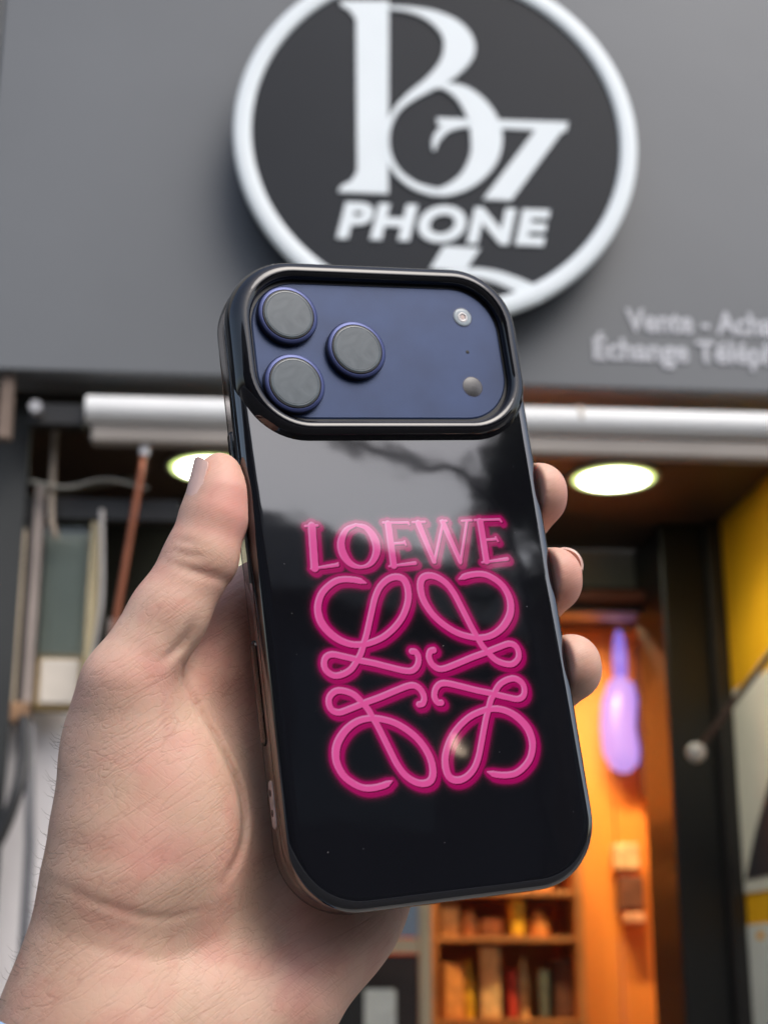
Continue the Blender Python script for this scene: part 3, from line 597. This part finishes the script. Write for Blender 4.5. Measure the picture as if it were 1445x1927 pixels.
# ================================================================== HAND (signed distance field -> surface nets, local millimetres)
def smin(a, b2, k):
    h = np.clip(.5+.5*(b2-a)/k, 0, 1); return b2*(1-h)+a*h-k*h*(1-h)
hstep = .72
ax = [np.arange(lo, hi, hstep, dtype=np.float32) for lo, hi in ((-150, 62), (-170, 46), (-66, 14))]
X, Y, Z = np.meshgrid(*ax, indexing='ij')
def cone(a, b2, ra, rb):
    a = np.array(a, np.float32); b2 = np.array(b2, np.float32); d = b2-a; L2 = float(d@d)
    t = np.clip(((X-a[0])*d[0]+(Y-a[1])*d[1]+(Z-a[2])*d[2])/L2, 0, 1)
    return np.sqrt((X-a[0]-t*d[0])**2+(Y-a[1]-t*d[1])**2+(Z-a[2]-t*d[2])**2)-(ra+(rb-ra)*t)
def ell(c, r, ang=0, axis='z', tilt=0):
    x, y, z = X-c[0], Y-c[1], Z-c[2]; ca, sa = math.cos(R(ang)), math.sin(R(ang))
    u = x*ca+y*sa; v = -x*sa+y*ca
    if tilt: ct, st2 = math.cos(R(tilt)), math.sin(R(tilt)); u, z = u*ct+z*st2, -u*st2+z*ct
    k0 = np.sqrt((u/r[0])**2+(v/r[1])**2+(z/r[2])**2); k1 = np.sqrt((u/r[0]**2)**2+(v/r[1]**2)**2+(z/r[2]**2)**2)+1e-6
    return k0*(k0-1)/k1
def chain(pts, k=2.5):
    d = None
    for a, b2 in zip(pts[:-1], pts[1:]):
        c2 = cone(a[:3], b2[:3], a[3], b2[3]); d = c2 if d is None else smin(d, c2, k)
    return d
#HANDPARTS
palm = ell((-40, -60, -36), (30, 50, 13), -27)
palm = smin(palm, cone((-38, -14, -36), (-58, -92, -34), 12, 15), 8)
palm = smin(palm, cone((4, -42, -36), (-34, -100, -36), 12, 15), 10)
arm = smin(cone((-82, -104, -33), (-135, -205, -48), 21, 26), cone((-60, -108, -34), (-116, -215, -48), 19, 25), 12)
thenar = ell((-66.5, -51, -21), (21.5, 33, 16), 12)
thenar = smin(thenar, cone((-73, -30, -16), (-76, -66, -22), 11.5, 15), 5)
base = smin(palm, arm, 18)
base = smin(base, cone((-77, -60, -24), (-88, -108, -32), 13, 19.5), 10)
base = smin(base, thenar, 9)
base = smin(base, ell((-16, -79, -33), (16, 22, 13), -28), 10)
thumb = chain([(-72, -58, -22, 14), (-72.5, -24, -13, 10.6), (-61.5, -8, -9.5, 9.3), (-52.7, 5.5, -6.5, 8.7), (-48.7, 15.5, -5, 8.0), (-46.9, 21.5, -4.6, 7.0), (-46.2, 26.6, -4.6, 5.2)], 3)
web = smin(cone((-66, -26, -20), (-42, -18, -34), 9, 11), cone((-58, -30, -26), (-44, -44, -34), 7, 9), 6)
f1 = chain([(-40, -11, -35, 12.5), (-6, 6, -25, 9.6), (30, 16, -23, 8.4), (42.6, 18.0, -16, 8.1), (43.6, 20.0, -8.5, 7.8), (43.0, 21.0, -4.8, 7.1)], 3)
f2 = chain([(-24, -26, -37, 11), (2, -14, -25, 9.6), (32, -8, -23, 8.4), (43.0, -5.5, -16, 8.1), (43.5, -4.2, -8.0, 7.8), (43.0, -3.0, -4.6, 7.1)], 3)
f3 = chain([(-8, -38, -37, 10.5), (8, -34, -25, 9.2), (34, -31, -23, 8.2), (44.0, -29.5, -16, 8.1), (44.8, -28.2, -8.0, 7.9), (44.0, -27.0, -4.8, 7.2)], 3)
f4 = chain([(6, -52, -37, 9.5), (16, -56, -24, 8.4), (30, -55, -21, 7.6), (36, -54, -20, 6.8)], 3)
fing = np.minimum(np.minimum(f1, f2), np.minimum(f3, f4))
fing = smin(f1, f2, 1.2); fing = smin(fing, f3, 1.2); fing = smin(fing, f4, 1.2)
fing = smin(fing, cone((-48, -9, -33), (-28, 1, -32), 11, 11), 4)
d = smin(base, fing, 6)
d = smin(d, web, 7)
d = smin(d, thumb, 3.2)
# creases: grooves along lines seen on the skin
def groove(d, pts, w, dep, zmin=-40, k=5):
    P = catmull(pts, k); m = np.full(X.shape[:2], 1e3, np.float32); x2, y2 = X[:, :, 0], Y[:, :, 0]
    dm = np.zeros(X.shape[:2], np.float32); L = len(P)-1
    for i, (a, b2) in enumerate(zip(P[:-1], P[1:])):
        dx, dy = b2[0]-a[0], b2[1]-a[1]; t = np.clip(((x2-a[0])*dx+(y2-a[1])*dy)/(dx*dx+dy*dy+1e-9), 0, 1)
        q = np.hypot(x2-a[0]-t*dx, y2-a[1]-t*dy); f_ = np.sin(np.pi*np.clip((i+t)/L, .02, .98))**.6
        up_ = q < m; m = np.where(up_, q, m); dm = np.where(up_, f_, dm)
    g2 = (dep*dm*np.exp(-(m/w)**2))[:, :, None]
    return d+np.where(Z > zmin, g2, 0)
#CREASES
d = groove(d, [(-60, -21), (-55, -31), (-49.5, -42), (-46, -54), (-47.5, -64), (-54, -73)], 1.25, 1.7)
d = groove(d, [(-66, -21), (-61, -17), (-57.5, -12)], 1.2, 1.0)
d = groove(d, [(-94, -67), (-84, -74), (-70, -79), (-56, -78)], 1.0, .28)
d = groove(d, [(-97, -75), (-84, -84), (-68, -88), (-50, -84)], 1.2, .15)
d = groove(d, [(-62, 3), (-57, 0), (-51, -1.5), (-45, -2)], 1.2, .55)
d = groove(d, [(-61, 6), (-58, 4), (-54, 3)], .9, .45)
d = groove(d, [(-60, 8.5), (-56, 6.5)], .9, .35)
# contact: flesh stops at the case
cx_, cy_ = np.abs(X)-(41.15-17.5), np.abs(Y)-(83.85-17.5)
bx = np.hypot(np.maximum(cx_, 0), np.maximum(cy_, 0))+np.minimum(np.maximum(cx_, cy_), 0)-17.5
bz = np.abs(Z-1.4)-14.25
box = np.minimum(np.maximum(bx, bz), 0)+np.hypot(np.maximum(bx, 0), np.maximum(bz, 0))
d = np.maximum(d, -box)
sl_ = (X+135)*-.0; cutp = (-(Y+160)); d = np.maximum(d, cutp)
def surface_nets(F, org, st):
    nx, ny, nz = F.shape; ins = F < 0
    cs = np.zeros((nx-1, ny-1, nz-1), np.int8)
    for i in (0, 1):
        for j in (0, 1):
            for k in (0, 1): cs += ins[i:nx-1+i, j:ny-1+j, k:nz-1+k]
    act = (cs > 0) & (cs < 8); I = np.argwhere(act); ids = np.full(act.shape, -1, np.int64); ids[act] = np.arange(len(I))
    acc = np.zeros((len(I), 3)); cnt = np.zeros(len(I))
    C8 = [(i, j, k) for i in (0, 1) for j in (0, 1) for k in (0, 1)]
    for a in C8:
        for ax_ in range(3):
            if a[ax_]: continue
            b2 = list(a); b2[ax_] = 1
            fa = F[I[:, 0]+a[0], I[:, 1]+a[1], I[:, 2]+a[2]]; fb = F[I[:, 0]+b2[0], I[:, 1]+b2[1], I[:, 2]+b2[2]]
            m = (fa < 0) != (fb < 0); t = np.where(m, fa/(fa-fb+1e-12*(fa == fb)), 0)
            p = np.array(a, float)[None].repeat(len(I), 0); p[:, ax_] = t
            acc[m] += p[m]; cnt[m] += 1
    V = (I+acc/cnt[:, None])*st+org
    quads = []
    for ax_ in range(3):
        sl0 = [slice(None)]*3; sl1 = [slice(None)]*3; sl0[ax_] = slice(0, -1); sl1[ax_] = slice(1, None)
        a_in = ins[tuple(sl0)]; b_in = ins[tuple(sl1)]; E = np.argwhere(a_in != b_in); u, v = [(1, 2), (2, 0), (0, 1)][ax_]
        E = E[(E[:, u] > 0) & (E[:, v] > 0) & (E[:, u] < F.shape[u]-1) & (E[:, v] < F.shape[v]-1)]
        fl_ = a_in[E[:, 0], E[:, 1], E[:, 2]]
        def gid(du, dv): e = E.copy(); e[:, u] -= du; e[:, v] -= dv; return ids[e[:, 0], e[:, 1], e[:, 2]]
        q = np.stack([gid(1, 1), gid(0, 1), gid(0, 0), gid(1, 0)], -1); q[~fl_] = q[~fl_][:, ::-1]; quads.append(q)
    q = np.concatenate(quads); return V, q[(q >= 0).all(1)]
V, Q = surface_nets(d, np.array([a[0] for a in ax]), hstep)
# light relaxation to remove the sampling steps
e_ = np.concatenate([Q[:, [0, 1]], Q[:, [1, 2]], Q[:, [2, 3]], Q[:, [3, 0]]])
deg = np.bincount(e_[:, 0], minlength=len(V))+np.bincount(e_[:, 1], minlength=len(V))
for lam in (.5, -.52)*5:
    s_ = np.stack([np.bincount(e_[:, 0], V[e_[:, 1], i], len(V))+np.bincount(e_[:, 1], V[e_[:, 0], i], len(V)) for i in range(3)], 1)
    V = V+lam*(s_/deg[:, None]-V)
me = np_mesh('hand', V*.001, Q)
def gauss(c, s): return np.exp(-(((V-np.array(c))/np.array(s))**2).sum(1))
red = .75*gauss((-45, 17, 0), (9, 12, 12))+.25*gauss((-50, 2, 0), (10, 9, 14))+.55*gauss((50, 18, -6), (12, 10, 14))+.5*gauss((51, -6, -6), (12, 10, 14))+.35*gauss((52, -29, -6), (12, 10, 14))\
    + .45*gauss((-66, -50, -5), (10, 10, 20))+.35*gauss((-72, -24, 0), (16, 6, 14))+.55*gauss((-45, -14, -24), (14, 18, 10))+.35*gauss((-66, -65, -5), (16, 5, 20))+.3*gauss((-30, -95, -20), (14, 14, 20))
red += .10*np.sin(V[:, 0]*.21+V[:, 1]*.13)*np.sin(V[:, 1]*.17-V[:, 0]*.08)
left_shade = np.clip((-V[:, 0]-78-V[:, 1]*.12-6)/18, 0, 1)*.8  # shade along the left of the hand, put into the skin colour
ridge = np.clip(gauss((-46, 16, 0), (14, 14, 20))+gauss((50, 18, -6), (14, 14, 20))+gauss((51, -6, -6), (14, 14, 20))+gauss((52, -29, -6), (14, 14, 20)), 0, 1)
at = me.color_attributes.new('skin_mask', 'FLOAT_COLOR', 'POINT')
at.data.foreach_set('color', np.stack([np.clip(red, 0, 1), left_shade, ridge, np.ones(len(V))], 1).astype(np.float32).ravel())

sk = bpy.data.materials.new('skin'); sk.use_nodes = True; n_ = sk.node_tree.nodes; l_ = sk.node_tree.links; B_ = n_['Principled BSDF']
def nd(t, **k):
    x = n_.new(t)
    for a, b2 in k.items(): setattr(x, a, b2)
    return x
def math_(op, a, b2=None, clamp=False):
    m = nd('ShaderNodeMath', operation=op); m.use_clamp = clamp
    for i, v in enumerate((a, b2)):
        if v is None: continue
        if isinstance(v, (int, float)): m.inputs[i].default_value = v
        else: l_.new(v, m.inputs[i])
    return m.outputs[0]
def mix(fac, a, b2, bt='MIX'):
    m = nd('ShaderNodeMix', data_type='RGBA', blend_type=bt)
    for i, v in ((0, fac), (6, a), (7, b2)):
        if isinstance(v, (int, float)): m.inputs[i].default_value = v
        elif isinstance(v, tuple): m.inputs[i].default_value = (*v, 1)
        else: l_.new(v, m.inputs[i])
    return m.outputs[2]
tc = nd('ShaderNodeTexCoord'); vc = nd('ShaderNodeVertexColor', layer_name='skin_mask'); sp = nd('ShaderNodeSeparateColor'); l_.new(vc.outputs[0], sp.inputs[0])
def mapped(rot, scale):
    mp = nd('ShaderNodeMapping'); mp.inputs['Rotation'].default_value = (0, 0, R(-rot)); l_.new(tc.outputs['Object'], mp.inputs[0])
    m2 = nd('ShaderNodeVectorMath', operation='MULTIPLY'); l_.new(mp.outputs[0], m2.inputs[0]); m2.inputs[1].default_value = scale; return m2.outputs[0]
def noise(vec, sc, det=4, dis=0):
    t = nd('ShaderNodeTexNoise'); t.inputs['Scale'].default_value = sc; t.inputs['Detail'].default_value = det; t.inputs['Distortion'].default_value = dis
    l_.new(vec, t.inputs['Vector']); return t.outputs[0]
def voro(vec, sc, rnd=1):
    # warp the lookup so that the skin folds bend
    t = nd('ShaderNodeTexVoronoi', feature='DISTANCE_TO_EDGE'); t.inputs['Scale'].default_value = sc; t.inputs['Randomness'].default_value = rnd
    nz = nd('ShaderNodeTexNoise'); nz.inputs['Scale'].default_value = 60; l_.new(vec, nz.inputs['Vector'])
    va = nd('ShaderNodeVectorMath', operation='MULTIPLY_ADD'); l_.new(nz.outputs[1], va.inputs[0]); va.inputs[1].default_value = (.006, .006, .006); l_.new(vec, va.inputs[2])
    l_.new(va.outputs[0], t.inputs['Vector']); return t.outputs[0]
def fold(rot, st, sc, w, dis=.6):
    n1 = noise(mapped(rot, (st, 1, .7)), sc, 2.5, dis); return ramp(math_('ABSOLUTE', math_('SUBTRACT', n1, .5)), 0, w)
def ramp(v, a, b2):
    m = nd('ShaderNodeMapRange', interpolation_type='SMOOTHSTEP'); l_.new(v, m.inputs[0]); m.inputs[1].default_value = a; m.inputs[2].default_value = b2; return m.outputs[0]
v2 = voro(mapped(38, (.6, 1, .8)), 900)       # small skin cells
wv = nd('ShaderNodeTexWave', bands_direction='Y'); wv.inputs['Scale'].default_value = 520; wv.inputs['Distortion'].default_value = 5; wv.inputs['Detail'].default_value = 1; wv.inputs['Detail Scale'].default_value = .3
l_.new(mapped(20, (1, 1, 1)), wv.inputs[0])
r1 = fold(30, .09, 420, .05, .3); r2 = ramp(v2, 0, .2); r3 = fold(26, .08, 150, .014, .3); r4 = fold(-42, .14, 460, .05, .3)
notridge = math_('SUBTRACT', 1.0, sp.outputs[2], True)
patch = ramp(noise(tc.outputs['Object'], 55, 2), .42, .62)
h = math_('ADD', math_('MULTIPLY', r1, .34), math_('MULTIPLY', r2, .10))
h = math_('ADD', h, math_('MULTIPLY', math_('MULTIPLY', r4, patch), .2))
h = math_('MULTIPLY', math_('ADD', h, math_('MULTIPLY', r3, .35)), notridge)
h = math_('ADD', h, math_('MULTIPLY', math_('MULTIPLY', wv.outputs['Fac'], .16), math_('ADD', math_('MULTIPLY', sp.outputs[2], .9), .1)))
h = math_('ADD', h, math_('MULTIPLY', noise(tc.outputs['Object'], 170, 6), .3))
bp = nd('ShaderNodeBump'); bp.inputs['Strength'].default_value = .37; bp.inputs['Distance'].default_value = .00033; l_.new(h, bp.inputs['Height']); l_.new(bp.outputs[0], B_.inputs['Normal'])
col = mix(sp.outputs[0], (.67, .435, .325), (.70, .30, .25))
col = mix(math_('MULTIPLY', ramp(noise(tc.outputs['Object'], 70, 5, .6), .45, .68), .38), col, (.60, .25, .20))
col = mix(math_('MULTIPLY', ramp(noise(tc.outputs['Object'], 48, 4, .4), .52, .7), .30), col, (.52, .37, .24))
col = mix(math_('MULTIPLY', sp.outputs[1], .55), col, (.44, .26, .17))  # painted shade on the left side
lines = math_('MULTIPLY', math_('SUBTRACT', 1.0, math_('MULTIPLY', r3, math_('ADD', math_('MULTIPLY', r1, .4), .6))), notridge)
col = mix(math_('MULTIPLY', math_('ADD', lines, math_('MULTIPLY', math_('SUBTRACT', 1.0, r1), .35)), .14), col, (.34, .15, .10))
l_.new(col, B_.inputs['Base Color'])
B_.inputs['Roughness'].default_value = .52; B_.inputs['Specular IOR Level'].default_value = .42
B_.inputs['Subsurface Weight'].default_value = .35; B_.inputs['Subsurface Radius'].default_value = (1, .38, .22); B_.inputs['Subsurface Scale'].default_value = .0045
me.materials.append(sk)
hand = bpy.data.objects.new('hand', me); COL.objects.link(hand); hand.matrix_world = PM
tag(hand, "person's left hand gripping the phone, palm and thumb toward the viewer", 'hand')
nail_m = mat('nail', (.74, .50, .43), .4, noise=(150, .08), spec=.35)
def nail(name, c, ax_dir, nrm, L, Wd, rad, th=.5):
    ax_dir = Vector(ax_dir).normalized(); nrm = Vector(nrm); nrm = (nrm-ax_dir*nrm.dot(ax_dir)).normalized(); sd_ = ax_dir.cross(nrm)
    v = []; f = []; nu, nv = 12, 12
    for layer in (0, 1):
        for i in range(nu+1):
            for j in range(nv+1):
                u = (i/nu-.5)*L; a = (j/nv-.5)*2
                tip = (max(0, i/nu-.72)/.28)**2*.9
                half = Wd/2*(1-.12*tip); an = a*half/rad; uu = u-(a*a)*tip*1.8-(a*a)*(max(0, .25-i/nu)*-3)
                rr = rad-(.0 if layer == 0 else th)-max(0, abs(a)-.8)*1.2
                p = Vector(c)+ax_dir*uu+nrm*(math.cos(an)*rr-rad)+sd_*(math.sin(an)*rr)
                v.append(p)
    M1 = (nu+1)*(nv+1)
    for i in range(nu):
        for j in range(nv):
            a = i*(nv+1)+j; f.append((a, a+1, a+nv+2, a+nv+1)); f.append((M1+a, M1+a+nv+1, M1+a+nv+2, M1+a+1))
    for i in range(nu):
        for j in (0, nv): a = i*(nv+1)+j; f.append((a, a+nv+1, M1+a+nv+1, M1+a))
    for j in range(nv):
        for i in (0, nu): a = i*(nv+1)+j; f.append((a, a+1, M1+a+1, M1+a))
    mb = MB(); mb.add(v, f); return ph(name, mb, nail_m, hand, 60)
#NAILS
def on_skin(c, n):
    c = np.array(c, float); n = np.array(n, float); n /= np.linalg.norm(n); w = V-c; t = w@n
    off = np.linalg.norm(w-t[:, None]*n, axis=1); m = (off < 1.2) & (t > 0) & (t < 14); return tuple(c+n*(t[m].max() if m.any() else 8))
nn = (-1, .20, .03); nail('thumb_nail', [a+b2*.2 for a, b2 in zip(on_skin((-47.2, 22.6, -4.2), nn), nn)], (.34, 1, .02), nn, 13.5, 12, 7.4, .7)
nn = (.80, .58, -.12); nail('fingernail', [a+b2*.25 for a, b2 in zip(on_skin((43.3, -4.0, -7), nn), nn)], (-.10, .25, 1), nn, 11, 10.5, 7.0, .7)
# sleeve and hairs
sm_ = mat('blue_cotton', (.22, .34, .52), .8, noise=(400, .12))
def sleeve():
    loops = []; A = Vector((-70, -109, -33)); D = Vector((-.47, -.87, -.13)).normalized(); U = Vector((.88, -.47, 0)).normalized(); Wv = D.cross(U)
    for s, g in ((20, 0), (19, 1.4), (20, 2.6), (60, 3), (160, 8), (320, 16)):
        loops.append([tuple(A+D*(s-15)+U*(math.cos(t)*(42.5+g))+Wv*(math.sin(t)*(30+g))) for t in [2*math.pi*k/40 for k in range(40)]])
    return loops
o = ph('sleeve', loft(sleeve(), False, True), sm_, hand, 60)
hm = mat('hair_brown', (.05, .03, .02), .5)
hb = MB()
sel = np.argwhere((V[:, 0] < -84-np.clip((V[:, 1]+40)*-.25, 0, 20)) & (V[:, 1] < -32) & (V[:, 1] > -100) & (V[:, 2] > -34)).ravel()
if len(sel):
    for i in rng.choice(sel, 90):
        p = Vector(V[i]); o_ = Vector((-1, rng.uniform(-.2, .9), rng.uniform(-.3, .5))).normalized(); ln = rng.uniform(1.5, 4.2); dn = Vector((rng.uniform(-.5, .3), 1, rng.uniform(-.3, .3)))
        pts = [p-o_*.2, p+o_*ln*.5, p+o_*ln*.75+dn*ln*.3]
        hb.tube(pts, [.045, .035, .012], 4)
    o = mmb(hb).build('arm_hair', hm, hand, kind='stuff')
